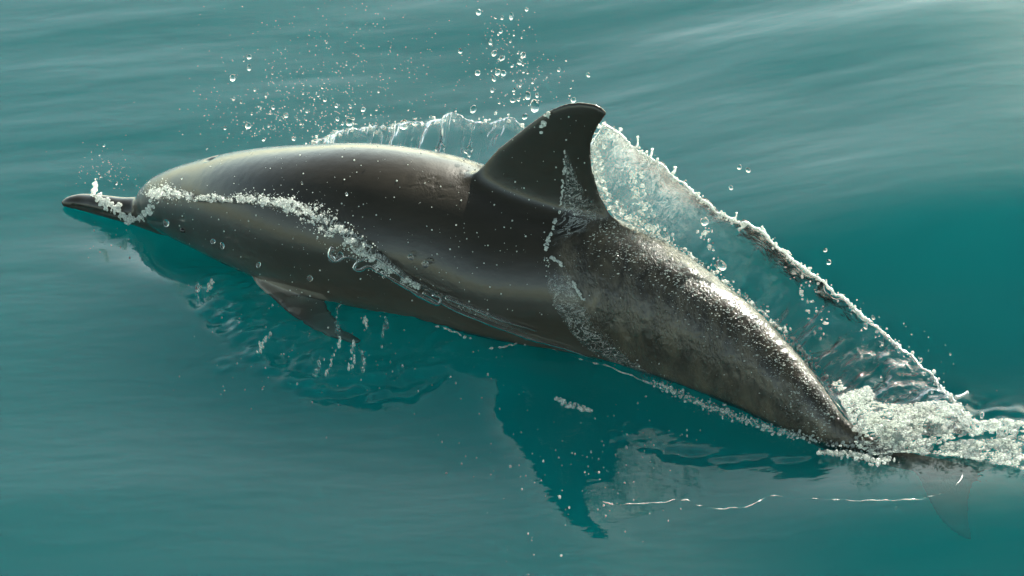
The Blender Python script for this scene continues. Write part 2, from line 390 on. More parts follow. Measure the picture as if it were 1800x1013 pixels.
# ------------------------------------------------------------------ water surface
def axis_coords(lo, hi, step, far, ratio=1.16):
    c = list(np.arange(lo, hi + step, step)); s = step; x = c[-1]
    pos = []; neg = []
    while x < far: s *= ratio; x += s; pos.append(x)
    s = step; x = c[0]
    while x > -far: s *= ratio; x -= s; neg.append(x)
    return np.array(neg[::-1] + c + pos)
gx = axis_coords(-1.25, 1.25, .0055, 900); gy = axis_coords(-1.15, 1.35, .0055, 900)
GX, GY = np.meshgrid(gx, gy, indexing='ij')
def water_h(x, y):
    r = np.hypot(x, y); near = np.exp(-(r / 30) ** 2)
    P = np.stack([x, y, x * 0], -1)
    # long low swell lines, nearly across the view
    h = (.005 + .003 * smooth(.2, .9, y)) * vnoise(P * [.55, 2.1, 1] + 3.1, 1) + .0036 * vnoise(P * [1.3, 5.0, 1], 2) + .0011 * vnoise(P * [2.2, 10.0, 1] + 9, 4) * smooth(-.1, .7, y)
    h = h * near
    ok0 = (np.abs(x) < 1.4) & (np.abs(y) < 1.4); q0 = proj(np.stack([x, y, x * 0], -1))
    h = h + .0003 * vnoise(P * [7, 26, 1] + 5, 11) * smooth(-.3, .4, y) * ok0
    arc = poly_dist(np.where(ok0, q0[..., 0], 0), np.where(ok0, q0[..., 1], 0), [(560,705),(640,702),(700,690),(745,664),(790,632),(840,620)])
    up_ = in_poly(q0[..., 0], q0[..., 1], [(560,705),(640,702),(700,690),(745,664),(790,632),(840,620),(820,570),(560,560),(480,640)])
    h = h + .0020 * np.cos(2 * np.pi * arc / 19) * np.exp(-(arc / 50) ** 2) * np.where(up_, 1, .0) * smooth(0, 6, arc) * ok0
    # wave rising on the right: its near face tilts towards the camera
    c = at_z(1600, 425)
    d = y - (c[1] + (x - c[0]) * .02 + .02 * vnoise(P * 1.5, 6))
    wv = .17 * np.where(d > 0, np.exp(-(d / 2.2) ** 2), np.exp(-(np.maximum(-d, 0) / .50) ** 1.9))
    h = h + wv * smooth(c[0] - 1.1, c[0] + .35, x + .05 * vnoise(P * 2.5, 8)) * np.exp(-(np.maximum(x - 2.5, 0) / 2) ** 2)
    ys = at_z(900, 1000)[1]
    h = h + .018 * np.exp(-((y - ys - .22) / .30) ** 2) * smooth(.0, -.9, x)
    # pale slope at the lower right, tilted away from the camera
    c2 = at_z(1480, 925)
    h = h + .042 * np.exp(-((y - c2[1]) / .20) ** 2) * smooth(c2[0] - .30, c2[0] + .2, x)
    # water heaped up along the near side of the body by its passage
    q = proj(np.stack([x, y, x * 0], -1)); ok = (np.abs(x) < 1.25) & (np.abs(y) < 1.15)
    db = np.full(x.shape, 9.0); ii = np.nonzero(ok); sgn = (x - BC[i0][0]) * hz(BS[i0])[0] + (y - BC[i0][1]) * hz(BS[i0])[1]
    db[ii] = poly_dist(x[ii], y[ii], [tuple(b_[:2]) for b_ in BC[::6]])
    h = h + .052 * smooth(-.05, .12, sgn) * np.exp(-(np.maximum(db - .10, 0) / .30) ** 2) * smooth(60, 640, q[..., 0]) * smooth(90, -110, q[..., 0] - 880 - .5 * (q[..., 1] - 600) + 25 * vnoise(P * 6, 66)) * ok
    # chop where drops and the flipper stir the water
    m_ = chop_mask(x, y)
    Pc = np.stack([x * 22, y * 30, x * 0], -1)
    h = h + m_ * (.0042 * vnoise(Pc * .6, 51) + .0036 * vnoise(Pc * 1.3, 52) + .0020 * vnoise(Pc * 2.4, 53))
    for (rx, ry, rr, am) in RINGS:
        p0 = at_z(rx, ry); dd = np.hypot(x - p0[0], y - p0[1]) - rr
        h = h + am * np.cos(dd / .0085) * np.exp(-(dd / .013) ** 2)
    return h
RINGS = [(430,585,.026,.0015),(520,612,.03,.0012),(520,515,.036,.0016),(505,545,.06,.001),(690,640,.05,.0012),(395,655,.016,.001)]
def chop_mask(x, y):
    q = proj(np.stack([x, y, x * 0], -1)); qx, qy = q[..., 0], q[..., 1]
    m_ = np.zeros(x.shape); ok = (np.abs(x) < 1.5) & (np.abs(y) < 1.5)
    for poly, amp in (([(380,480),(480,530),(620,560),(760,570),(840,605),(800,670),(720,725),(570,725),(480,680),(390,620),(320,530)], 1.2),
                      ([(1030,725),(1120,765),(1250,800),(1400,805),(1500,805),(1540,815),(1500,830),(1400,830),(1200,815),(1080,780)], .8),
                      ([(1470,690),(1620,700),(1800,740),(1830,800),(1600,785),(1480,785)], 1.6),
                      ([(300,455),(400,470),(440,500),(420,560),(330,520)], .5), ([(150,385),(235,400),(260,430),(180,430)], .4)):
        inside = in_poly(qx, qy, poly) & ok
        dd = poly_dist(np.where(ok, qx, 0), np.where(ok, qy, 0), poly + poly[:1])
        m_ = np.maximum(m_, amp * np.where(inside, smooth(-12, 22, dd), smooth(12, -0.01, dd) * .15) * ok)
    return m_
HZ = water_h(GX, GY)
def sea_z(x, y):
    i = int(np.clip(np.searchsorted(gx, x) - 1, 0, len(gx) - 2)); j = int(np.clip(np.searchsorted(gy, y) - 1, 0, len(gy) - 2))
    a_ = (x - gx[i]) / (gx[i + 1] - gx[i]); b_ = (y - gy[j]) / (gy[j + 1] - gy[j])
    return (HZ[i, j] * (1 - a_) + HZ[i + 1, j] * a_) * (1 - b_) + (HZ[i, j + 1] * (1 - a_) + HZ[i + 1, j + 1] * a_) * b_
def on_sea(px, py, lift=0.0):
    z = 0.0
    for _ in range(5):
        p = at_z(px, py, z); z = .3 * z + .7 * (sea_z(p[0], p[1]) + lift)
    return at_z(px, py, z)
topV = np.stack([GX, GY, HZ], -1).reshape(-1, 3)
nu, nvv = GX.shape
tf = grid_faces(nu, nvv)
# skirt and bottom close the body of water
ring = np.concatenate([np.arange(nu) * nvv, (nu - 1) * nvv + np.arange(1, nvv), (np.arange(nu - 2, -1, -1)) * nvv + nvv - 1, np.arange(nvv - 2, 0, -1)])
low = topV[ring].copy(); low[:, 2] = -7.0
V = np.concatenate([topV, low]); k = np.arange(len(ring)); k2 = (k + 1) % len(ring); b0 = len(topV)
skirt = np.stack([ring[k], b0 + k, b0 + k2, ring[k2]], -1)
V = np.concatenate([V, [[0, 0, -7.0]]])
bot = np.stack([b0 + k, np.full(len(k), len(V) - 1), b0 + k2], -1)
wme = mesh_np('water', V, [tf[:, ::-1] if False else tf, skirt, bot])
bm = bmesh.new(); bm.from_mesh(wme); bmesh.ops.recalc_face_normals(bm, faces=bm.faces); bm.to_mesh(wme); bm.free()
water = obj('water', wme, SEA); tag(water, kind='structure')
mt, n, o = new_mat('seabed_silt'); pb = N(n, 'ShaderNodeBsdfPrincipled', Roughness=1.0)
no = N(n, 'ShaderNodeTexNoise', Scale=.6, Detail=5.0); rr = ramp(n, no.outputs[0], [(.3, (.03, .06, .05)), (.7, (.06, .09, .07))])
n.links.new(rr.outputs[0], pb.inputs['Base Color']); n.links.new(pb.outputs[0], o.inputs['Surface'])
s = 880.0
sb = obj('seabed', mesh_np('seabed', np.array([[-s, -s, -6.5], [s, -s, -6.5], [s, s, -6.5], [-s, s, -6.5]]), np.array([[0, 1, 2, 3]])), mt); tag(sb, kind='structure')

# ------------------------------------------------------------------ splash materials
def mat_clear():
    mt, n, o = new_mat('clear_water'); g = N(n, 'ShaderNodeBsdfGlass', Roughness=0.06, IOR=1.33)
    n.links.new(g.outputs[0], o.inputs['Surface']); return mt
CLEAR = mat_clear()
def mat_froth(name, white, scale):
    """foamy water: clear glassy lumps mixed with white aerated water"""
    mt, n, o = new_mat(name)
    ge = N(n, 'ShaderNodeNewGeometry')
    no = N(n, 'ShaderNodeTexNoise', Scale=scale, Detail=4.0, Roughness=.65); n.links.new(ge.outputs['Position'], no.inputs['Vector'])
    bp = N(n, 'ShaderNodeBump', Strength=.7, Distance=.003); n.links.new(no.outputs[0], bp.inputs['Height'])
    g = N(n, 'ShaderNodeBsdfGlass', Roughness=0.08, IOR=1.33); n.links.new(bp.outputs[0], g.inputs['Normal'])
    d = N(n, 'ShaderNodeBsdfPrincipled', Roughness=.15, IOR=1.33); d.inputs['Base Color'].default_value = (.80, .83, .79, 1); n.links.new(bp.outputs[0], d.inputs['Normal'])
    t = N(n, 'ShaderNodeBsdfTranslucent'); t.inputs['Color'].default_value = (.80, .83, .77, 1)
    m1 = N(n, 'ShaderNodeMixShader'); m1.inputs[0].default_value = .6; n.links.new(d.outputs[0], m1.inputs[1]); n.links.new(t.outputs[0], m1.inputs[2])
    r = ramp(n, no.outputs[0], [(.5 - white * .35, 0.0 + white * .3), (.75 - white * .35, min(1.0, .55 + white * .4))])
    m2 = N(n, 'ShaderNodeMixShader'); n.links.new(r.outputs[0], m2.inputs[0]); n.links.new(g.outputs[0], m2.inputs[1]); n.links.new(m1.outputs[0], m2.inputs[2])
    n.links.new(m2.outputs[0], o.inputs['Surface']); return mt
FROTH = mat_froth('white_froth', .95, 120)
LACE = mat_froth('glassy_froth', .5, 260)
RIM = mat_froth('rim_water', .45, 260)
BROKEN = mat_froth('broken_clear_water', .28, 200)
def mat_sheet(name, bump, foam0, sc=(60, 38, 1), fsc=(150, 42, 1), bend=.45):
    """thin sheet of water: see-through, rippled gloss, streaks of foam from the vertex value 'foam'"""
    mt, n, o = new_mat(name)
    uv = N(n, 'ShaderNodeTexCoord'); mp = N(n, 'ShaderNodeMapping'); mp.inputs['Scale'].default_value = sc; n.links.new(uv.outputs['UV'], mp.inputs[0])
    no = N(n, 'ShaderNodeTexNoise', Scale=1.0, Detail=5.0, Roughness=.62, Distortion=1.2); n.links.new(mp.outputs[0], no.inputs['Vector'])
    bp = N(n, 'ShaderNodeBump', Strength=1.0, Distance=bump); n.links.new(no.outputs[0], bp.inputs['Height'])
    fr = N(n, 'ShaderNodeFresnel', IOR=1.33); n.links.new(bp.outputs[0], fr.inputs['Normal'])
    tr = N(n, 'ShaderNodeBsdfTransparent'); rf = N(n, 'ShaderNodeBsdfRefraction', Roughness=0.05, IOR=1.15); n.links.new(bp.outputs[0], rf.inputs['Normal'])
    m0 = N(n, 'ShaderNodeMixShader'); m0.inputs[0].default_value = bend; n.links.new(tr.outputs[0], m0.inputs[1]); n.links.new(rf.outputs[0], m0.inputs[2])
    gl = N(n, 'ShaderNodeBsdfGlossy', Roughness=.05); n.links.new(bp.outputs[0], gl.inputs['Normal'])
    m1 = N(n, 'ShaderNodeMixShader'); n.links.new(fr.outputs[0], m1.inputs[0]); n.links.new(m0.outputs[0], m1.inputs[1]); n.links.new(gl.outputs[0], m1.inputs[2])
    at = N(n, 'ShaderNodeAttribute', attribute_name='foam')
    mp2 = N(n, 'ShaderNodeMapping'); mp2.inputs['Scale'].default_value = fsc; mp2.inputs['Rotation'].default_value = (0, 0, .35); n.links.new(uv.outputs['UV'], mp2.inputs[0])
    n2 = N(n, 'ShaderNodeTexNoise', Scale=1.0, Detail=5.0, Roughness=.6, Distortion=2.0); n.links.new(mp2.outputs[0], n2.inputs['Vector'])
    r2 = ramp(n, n2.outputs[0], [(.45, 0.0), (.50, .85), (.55, .0)])
    mu = N(n, 'ShaderNodeMath', operation='MULTIPLY'); n.links.new(r2.outputs[0], mu.inputs[0]); n.links.new(at.outputs['Fac'], mu.inputs[1])
    ad = N(n, 'ShaderNodeMath', operation='ADD'); ad.use_clamp = True; n.links.new(mu.outputs[0], ad.inputs[0]); ad.inputs[1].default_value = foam0
    d = N(n, 'ShaderNodeBsdfDiffuse'); d.inputs['Color'].default_value = (.8, .83, .8, 1); t = N(n, 'ShaderNodeBsdfTranslucent'); t.inputs['Color'].default_value = (.8, .83, .78, 1)
    m2 = N(n, 'ShaderNodeMixShader'); m2.inputs[0].default_value = .6; n.links.new(d.outputs[0], m2.inputs[1]); n.links.new(t.outputs[0], m2.inputs[2])
    m3 = N(n, 'ShaderNodeMixShader'); n.links.new(ad.outputs[0], m3.inputs[0]); n.links.new(m1.outputs[0], m3.inputs[1]); n.links.new(m2.outputs[0], m3.inputs[2])
    fa = N(n, 'ShaderNodeAttribute', attribute_name='fade'); t2 = N(n, 'ShaderNodeBsdfTransparent'); m4 = N(n, 'ShaderNodeMixShader')
    n.links.new(fa.outputs['Fac'], m4.inputs[0]); n.links.new(m3.outputs[0], m4.inputs[1]); n.links.new(t2.outputs[0], m4.inputs[2])
    n.links.new(m4.outputs[0], o.inputs['Surface']); return mt
CRESTM = mat_sheet('breaking_crest_water', .0012, .0, (30, 26, 1), (45, 34, 1), .12)
SHEET = mat_sheet('splash_sheet_water', .0016, .0, (70, 45, 1), (210, 70, 1))
FILMM = mat_sheet('running_film_water', .003, .0, (60, 40, 1), (55, 30, 1))

def sheet_mesh(name, A, B, nu, nv, amp, freq, seed, foam, thick=.004, bulge=0.0, bdir=None):
    """closed shell between base line B and crest line A (m,3)"""
    u = np.linspace(0, 1, nu)
    def rs(P):
        P = np.asarray(P); d = np.r_[0, np.cumsum(np.linalg.norm(np.diff(P, axis=0), axis=1))]; d /= d[-1]
        return np.stack([np.interp(u, d, P[:, k]) for k in range(3)], -1)
    A = rs(A); B = rs(B); v = np.linspace(0, 1, nv)[None, :, None]
    G = B[:, None] * (1 - v) + A[:, None] * v
    if bdir is not None: G = G + bulge * np.sin(np.pi * v) * np.asarray(bdir)
    du = np.gradient(G, axis=0); dv = np.gradient(G, axis=1); nn = np.cross(du, dv); nn /= np.linalg.norm(nn, axis=-1)[..., None] + 1e-12
    L = np.linalg.norm(np.diff(A, axis=0), axis=1).sum(); H = np.linalg.norm(A - B, axis=1)
    uu = u[:, None] * L + v[..., 0] * 0; vv = H[:, None] * v[..., 0]
    Q = np.stack([uu * freq, vv * freq * .6, uu * 0], -1)
    edge = smooth(0, .04, v[..., 0])
    d1 = amp * fbm(Q, 4, seed) * edge; d2 = d1 + thick * (1 + .6 * vnoise(Q * 2.2, seed + 40))
    top = G + nn * d1[..., None]; bot = G + nn * d2[..., None]
    V = np.concatenate([top.reshape(-1, 3), bot.reshape(-1, 3)]); n0 = nu * nv
    f1 = grid_faces(nu, nv); f2 = grid_faces(nu, nv)[:, ::-1] + n0
    ring = np.concatenate([np.arange(nu) * nv, (nu - 1) * nv + np.arange(1, nv), np.arange(nu - 2, -1, -1) * nv + nv - 1, np.arange(nv - 2, 0, -1)])
    k = np.arange(len(ring)); k2 = (k + 1) % len(ring)
    f3 = np.stack([ring[k], ring[k] + n0, ring[k2] + n0, ring[k2]], -1)
    me = mesh_np(name, V, [f1, f2, f3])
    fo = foam(u[:, None] + v[..., 0] * 0, v[..., 0] + u[:, None] * 0).astype(np.float32).ravel()
    at = me.attributes.new('foam', 'FLOAT', 'POINT'); at.data.foreach_set('value', np.r_[fo, fo])
    uvl = me.uv_layers.new(name='UV'); li = np.empty(len(me.loops), np.int32); me.loops.foreach_get('vertex_index', li)
    uv = np.stack([uu.ravel(), vv.ravel()], -1); uv = np.concatenate([uv, uv])[li]
    uvl.data.foreach_set('uv', uv.astype(np.float32).ravel())
    return me
def blob(name, cent, rad, voxel, mat, parent=None, it=2):
    """union of many balls into one lumpy skin of water"""
    V, Fc = balls(cent, rad, 2 if len(cent) < 700 else 1)
    t = obj(name, mesh_np(name, V, Fc), None)
    md = t.modifiers.new('r', 'REMESH'); md.mode = 'VOXEL'; md.voxel_size = voxel; md.use_smooth_shade = True
    sm = t.modifiers.new('s', 'SMOOTH'); sm.factor = .5; sm.iterations = it
    dg = bpy.context.evaluated_depsgraph_get(); dg.update()
    me = bpy.data.meshes.new_from_object(t.evaluated_get(dg)); bpy.data.objects.remove(t); me.name = name
    me.polygons.foreach_set('use_smooth', np.full(len(me.polygons), True))
    return obj(name, me, mat, parent)
def parent_here(o, root):
    o.parent = root; o.matrix_parent_inverse = Matrix.Translation(-root.location)
def along(path, t):
    P = np.asarray(path, float); d = np.r_[0, np.cumsum(np.hypot(*np.diff(P[:, :2], axis=0).T))]
    t = np.asarray(t) * d[-1]; return np.stack([np.interp(t, d, P[:, k]) for k in range(P.shape[1])], -1)
MM = 1 / 850.0

# ---- curtain of water thrown up behind the back fin
CREST = [(1058,214),(1075,224),(1092,240),(1112,258),(1130,272),(1150,279),(1168,296),(1182,308),(1205,325),(1225,345),(1243,355),(1262,372),(1285,384),(1310,392),(1328,402),(1345,412),(1358,428),(1378,442),(1400,462),(1425,480),(1445,492),(1465,512),(1490,532),(1520,557),(1548,580),(1575,604),(1600,625),(1622,645),(1645,668),(1662,688),(1680,708),(1694,728),(1704,752)]
BASE = [(1036,258),(1036,300),(1048,338),(1070,368),(1092,396),(1130,420),(1165,440),(1200,458),(1240,484),(1280,514),(1320,546),(1360,580),(1400,622),(1440,668),(1470,712),(1500,745),(1560,760),(1620,765),(1690,768)]
back = -FN
rt = empty('splash_curtain', at_z(1480, 700), label='clear curtain of water torn up behind the back fin, with a beaded white rim', cat='splash')
def cpos(x, y, off): return at_plane(x, y, FP + back * off, FN)
cr = catmull(CREST, 260); jit = fbm(np.stack([np.arange(260) / 7.0, np.zeros(260), np.zeros(260)], -1), 3, 88) * 3.2
_cpos = cpos
def cpos(x, y, off):
    p = _cpos(x, y, off); zt = .012 if x > 1550 else .004
    return p if p[2] > sea_z(p[0], p[1]) + zt else on_sea(x, y, zt)
A = np.array([cpos(x, y + j, .025) for (x, y), j in zip(cr, jit)])
B = np.array([cpos(x, y, .012) for x, y in catmull(BASE, 200)])
def foam_c(u, v):
    return np.clip(.75 * np.exp(-(u / .12) ** 2) + .30 * np.exp(-((u - .20) / .06) ** 2) * smooth(1, .5, v) + .15 * smooth(.92, 1, v) + .01, 0, 1) * (1 - .6 * smooth(.35, .6, u))
me = sheet_mesh('water_sheet', A, B, 340, 130, .006, 26, 61, foam_c, .003, .045, back)
o = obj('water_sheet', me, SHEET); parent_here(o, rt)
rr = .0016 + .0016 * np.abs(fbm(np.stack([np.arange(260) / 4.0, np.zeros(260), np.zeros(260)], -1), 2, 12)); rr *= 1 + .5 * np.exp(-((np.arange(260) - 130) / 50) ** 2)
V1 = tube(A + np.random.default_rng(1).normal(0, .0008, A.shape), np.repeat(rr[:, None], 10, 1) * (1 + .25 * rng.standard_normal((260, 10)) * .5), 10)
k = rng.uniform(.02, 1, 290); bc = along(A, k) + rng.normal(0, .0045, (290, 3)) * [1, .6, 1]
br = rng.gamma(2.5, .0008, 290).clip(.0007, .0042)
o = obj('rim', mesh_np('rim', V1[0], [V1[1], V1[2]]), RIM); parent_here(o, rt)
V2 = balls(bc, br, 2); o = obj('rim_bead', mesh_np('rim_bead', *V2), RIM); parent_here(o, rt); tag(o, kind='stuff')
# fingers of water leaving the rim
for (x0, y0, x1, y1, r0) in [(1118,262,1122,240,2.2),(1134,278,1138,266,2.5),(1140,280,1148,262,3),(1182,306,1188,294,3.5),(1310,394,1300,404,3.5),(1345,412,1340,398,2.5),(1680,700,1702,690,3.5),(1290,386,1296,374,2)]:
    P = np.array([cpos(x0 + (x1 - x0) * t + math.sin(t * 4) * 1.5, y0 + (y1 - y0) * t, .03) for t in np.linspace(0, 1, 10)])
    ra = np.linspace(r0, r0 * .45, 10) * MM; ra[-2:] = r0 * .9 * MM
    tv = tube(P, ra, 8); o = obj('finger', mesh_np('finger', tv[0], [tv[1], tv[2]]), LACE); parent_here(o, rt)
# ropes and lumps of froth hanging in the curtain
lum = []
for path, wd, cnt in (([(1062,225),(1048,262),(1046,300),(1056,335),(1080,362),(1120,392),(1180,425)], 7, 520), ([(1110,300),(1118,330),(1125,350),(1135,375)], 9, 110), ([(1232,385),(1242,420),(1255,455),(1262,470)], 6, 60),
                      ([(1090,395),(1180,432),(1260,485),(1340,548),(1400,608),(1450,668)], 5, 420), ([(1400,470),(1420,520),(1450,580)], 10, 60)):
    p = along(path, rng.uniform(0, 1, cnt)) + rng.normal(0, wd, (cnt, 2))
    lum += [(cpos(x, y, rng.uniform(0, .05)), rng.gamma(2.2, .00085)) for x, y in p if y > np.interp(x, [c[0] for c in CREST], [c[1] for c in CREST])]
V2 = balls([c for c, _ in lum], [min(r, .0042) for _, r in lum], 1, rng.uniform(.6, 1.5, (len(lum), 3)), .1)
o = obj('froth', mesh_np('froth', *V2), LACE); parent_here(o, rt); tag(o, kind='stuff')

# ---- crest of broken water behind the back
rt = empty('splash_crest', at_y(760, 262, FP[1] + .34), label='ragged wave crest breaking behind the back, left of the fin', cat='splash')
CP = FP + back * .20
C1 = [(548,250),(572,242),(590,236),(605,230),(622,227),(645,224),(662,221),(684,223),(700,221),(722,217),(740,217),(760,211),(778,208),(790,203),(800,200),(812,206),(824,213),(838,215),(850,216),(866,212),(880,210),(893,206),(904,207),(914,216),(924,226),(938,236),(960,246)]
j1 = fbm(np.stack([np.arange(300) / 6.0, np.zeros(300), np.zeros(300)], -1), 3, 14) * 2.2
A = np.array([at_plane(x, y + j, CP, FN) for (x, y), j in zip(catmull(C1, 300), j1)])
B = A.copy(); B[:, :2] += FN[:2] * .30; B[:, 2] = np.minimum(-.004, 0); 
def foam_k(u, v): return .5 * np.clip(.0 + .5 * smooth(.92, .98, v) + .35 * np.exp(-((u) / .25) ** 2), 0, 1) * .8
me = sheet_mesh('wave_face', A, B, 330, 90, .006, 26, 71, foam_k, .006, .01, back)
o = obj('wave_face', me, CRESTM); parent_here(o, rt)
k = rng.beta(.8, 1.6, 170); bc = along(A, k) + rng.normal(0, .005, (170, 3)); 
V2 = balls(bc, rng.gamma(2, .0008, 170).clip(.0006, .004), 1, rng.uniform(.6, 1.5, (170, 3)), .08)
o = obj('froth', mesh_np('froth', *V2), LACE); parent_here(o, rt); tag(o, kind='stuff')
for cx, cy, sx_, sy_, cnt, rm in ((775, 262, 4, 12, 60, .0040), (825, 266, 4, 9, 44, .0034)):
    tt = np.linspace(-1, 1, cnt)
    pts = [at_plane(cx + rng.normal(0, sx_ * (1.1 - abs(t))), cy - sy_ * t, CP + FN * .04, FN) for t in tt]
    o = blob('water_lump', pts, rng.uniform(.5, 1, cnt) * rm, .0022, CLEAR); parent_here(o, rt)

# ---- froth riding along the flank
def body_froth(path, count, r_shape, lift=.003, smax=.006, off=0):
    """path rows: px, py, half width in px"""
    out = []
    t = rng.uniform(0, 1, count); p = along(path, t)
    for x, y, wd in p:
        x += rng.normal(0, wd * .6); y += rng.normal(0, wd * .6)
        if vnoise(np.array([x / 9, y / 7, 3.0]), 41) + .5 * vnoise(np.array([x / 4, y / 4, 3.0]), 42) < -.12: continue
        r = min(rng.gamma(2.0, r_shape), smax)
        q, nn = on_body(x, y, lift + (off * (.4 + .9 * rng.random()) * min(1, wd / 9) if off else 0) + abs(rng.normal(0, wd * .25 * MM)))
        if q is not None: out.append((q, r))
    return out
def film_patch(name, up_, lo_, nu_, nv_, lift, amp, foamf, root, mat=FILMM):
    a_ = catmull(up_, nu_); b_ = catmull(lo_, nu_); G = []; ok = True
    last = None
    for i in range(nu_):
        for j in range(nv_):
            x, y = a_[i] * (1 - j / (nv_ - 1)) + b_[i] * (j / (nv_ - 1))
            q, nn = on_body(x, y, lift)
            if q is None: q = on_sea(x, y, .003); nn = np.array([0, 0, 1.0])
            G.append(np.r_[q, nn])
    G = np.array(G); P = G[:, :3]; nn = G[:, 3:]
    uu = np.repeat(np.arange(nu_), nv_); vv = np.tile(np.arange(nv_), nu_)
    e = np.minimum(1, np.minimum(vv, nv_ - 1 - vv) / 2.0) * np.minimum(1, np.minimum(uu, nu_ - 1 - uu) / 2.0)
    P = P + nn * (amp * fbm(P * 45, 3, 17) * e - lift * 1.2 * (1 - e))[:, None]
    me = mesh_np(name, P, grid_faces(nu_, nv_))
    at = me.attributes.new('foam', 'FLOAT', 'POINT'); at.data.foreach_set('value', foamf(uu / nu_, vv / nv_).astype(np.float32))
    ft = me.attributes.new('fade', 'FLOAT', 'POINT'); es = np.minimum(np.minimum(vv, nv_ - 1 - vv) / (.2 * nv_), np.minimum(uu, nu_ - 1 - uu) / (.12 * nu_)) + .35 * fbm(P * 60, 2, 18)
    ft.data.foreach_set('value', (1 - smooth(0, 1, es)).astype(np.float32))
    uvl = me.uv_layers.new(name='UV'); li = np.empty(len(me.loops), np.int32); me.loops.foreach_get('vertex_index', li)
    L = np.linalg.norm(np.diff(P.reshape(nu_, nv_, 3)[:, 0], axis=0), axis=1).sum(); H = np.linalg.norm(P.reshape(nu_, nv_, 3)[:, 0] - P.reshape(nu_, nv_, 3)[:, -1], axis=1).mean()
    uvl.data.foreach_set('uv', np.stack([uu / nu_ * L, vv / nv_ * H], -1)[li].astype(np.float32).ravel())
    o = obj(name, me, mat); parent_here(o, root); return o
FL = [(275,346,5),(300,342,8),(325,343,7),(350,350,2.5),(400,351,3.5),(450,353,5),(500,360,7),(540,372,10),(565,382,15),(590,398,14),(620,418,12),(650,438,10),(680,462,7),(705,482,3),(740,500,2)]
rt = empty('flank_froth', at_z(600, 560), label='streak of white froth and bubbles running along the near flank from eye to belly', cat='foam')
a = body_froth(FL, 4600, .00055, .004, .0034, .020); bb = body_froth([(x, y, w_ * 1.5) for x, y, w_ in FL], 4200, .00026, .006, .0016, .028)
o = blob('froth_sheet', [p for p, _ in a], [r * 1.5 for _, r in a], .0015, BROKEN, it=1); parent_here(o, rt)
film_patch('water_film', [(x, y - w_ * .9 - 4) for x, y, w_ in FL], [(x + w_ * .3, y + w_ * .9 + 4) for x, y, w_ in FL], 200, 12, .008, .0030, lambda u, v: 1.0 + 0 * u, rt)
V2 = balls([p for p, _ in bb], [r for _, r in bb], 1, rng.uniform(.7, 1.4, (len(bb), 3)), .22); o = obj('bubble', mesh_np('bubble', *V2), FROTH); parent_here(o, rt); tag(o, kind='stuff')
# glassy cord that swings out from the froth and runs down to the belly
def cord(path, r, name='water_cord', mat=CLEAR, lift=.004, nseg=60, n=10, root=None, wob=.25):
    P = []; R_ = []
    for x, y, k in catmull([(a_[0], a_[1], a_[2] if len(a_) > 2 else 1.0) for a_ in path], nseg):
        q, nn = on_body(x, y, lift)
        if q is None: q = on_sea(x, y, .004)
        P.append(q); R_.append(r * k)
    R_ = np.array(R_) * (1 + wob * vnoise(np.stack([np.arange(nseg) / 3.1, np.zeros(nseg), np.zeros(nseg)], -1), 5)) * MM
    P = np.array(P); P[1:-1] = (P[:-2] + P[1:-1] * 2 + P[2:]) / 4
    tv = tube(P, R_, n); o = obj(name, mesh_np(name, tv[0], [tv[1], tv[2]]), mat)
    if root: parent_here(o, root)
    return o
cord([(598,430,1.3),(592,442,1.6),(602,452,.8),(616,445,.7),(640,452,.8),(632,462,1.4),(642,466,1.3),(655,460,.9),(672,468,1),(700,482,1),(722,494,1.1),(745,506,1.4),(765,516,1.2),(785,522,1.2),(786,514,.8),(770,508,.6)], 3.0, root=rt, lift=.030)
cord([(640,452,1),(665,448,1),(690,462,1),(715,480,.8)], 2.0, root=rt, lift=.026)
cord([(785,522,1),(830,540,1.2),(880,560,1),(945,580,.6)], 2.4, root=rt)
cord([(745,512,1),(800,542,1.3),(860,566,1.3),(930,592,1.2),(1000,612,.8),(1060,636,.6)], 3.0, root=rt)
# film over the flank between froth and belly
film_patch('water_film', [(640,425),(680,450),(720,482),(760,503),(800,520),(860,546),(940,578)], [(660,462),(700,482),(740,506),(770,522),(820,548),(870,568),(945,592)], 90, 12, .005, .0015, lambda u, v: .5 * (1 - u), rt)

# ---- veil of water from the fin down over the tail stock
rt = empty('tail_stock_veil', at_z(1080, 680), label='thin veil of running water with a ragged edge below the fin on the near flank', cat='water film')
ve = body_froth([(993,262,1),(994,290,1.6),(990,310,2.2),(988,345,2.6),(984,375,2.2),(972,400,2.4),(962,430,3.0),(957,448,4.0)], 700, .00045, .002, .0022) + \
     body_froth([(1000,290,3),(998,340,4),(1010,380,4)], 120, .0004, .002, .0015) + \
     body_froth([(968,452,2),(985,462,2.6),(1000,482,3),(1012,505,2.4),(1028,530,2)], 420, .00050, .002, .0026)
o = blob('veil_edge', [p for p, _ in ve], [r * 1.25 for _, r in ve], .0012, LACE, it=1); parent_here(o, rt)
film_patch('water_film', [(998,264),(1010,296),(1026,330),(1052,362),(1060,400)], [(994,262),(992,300),(988,345),(975,395),(960,440)], 70, 24, .003, .0012, lambda u, v: .6 + 0 * u, rt)
film_patch('water_film', [(1000,470),(1022,520),(1050,565),(1090,610),(1140,650),(1190,685)], [(955,478),(965,520),(985,560),(1015,600),(1080,640),(1150,680)], 80, 24, .003, .0015, lambda u, v: .55 + 0 * u, rt)
vv_ = body_froth([(958,450,5),(975,480,12),(985,500,16),(1010,550,20),(1040,590,20),(1080,620,22),(1130,650,18),(1190,685,10)], 420, .00032, .002, .002)
V2 = balls([p for p, _ in vv_], [r for _, r in vv_], 1, rng.uniform(.6, 1.5, (len(vv_), 3)), .1); o = obj('bubble', mesh_np('bubble', *V2), LACE); parent_here(o, rt); tag(o, kind='stuff')
gl = []  # pale beads added along the ridge to stand in for sun sparkle
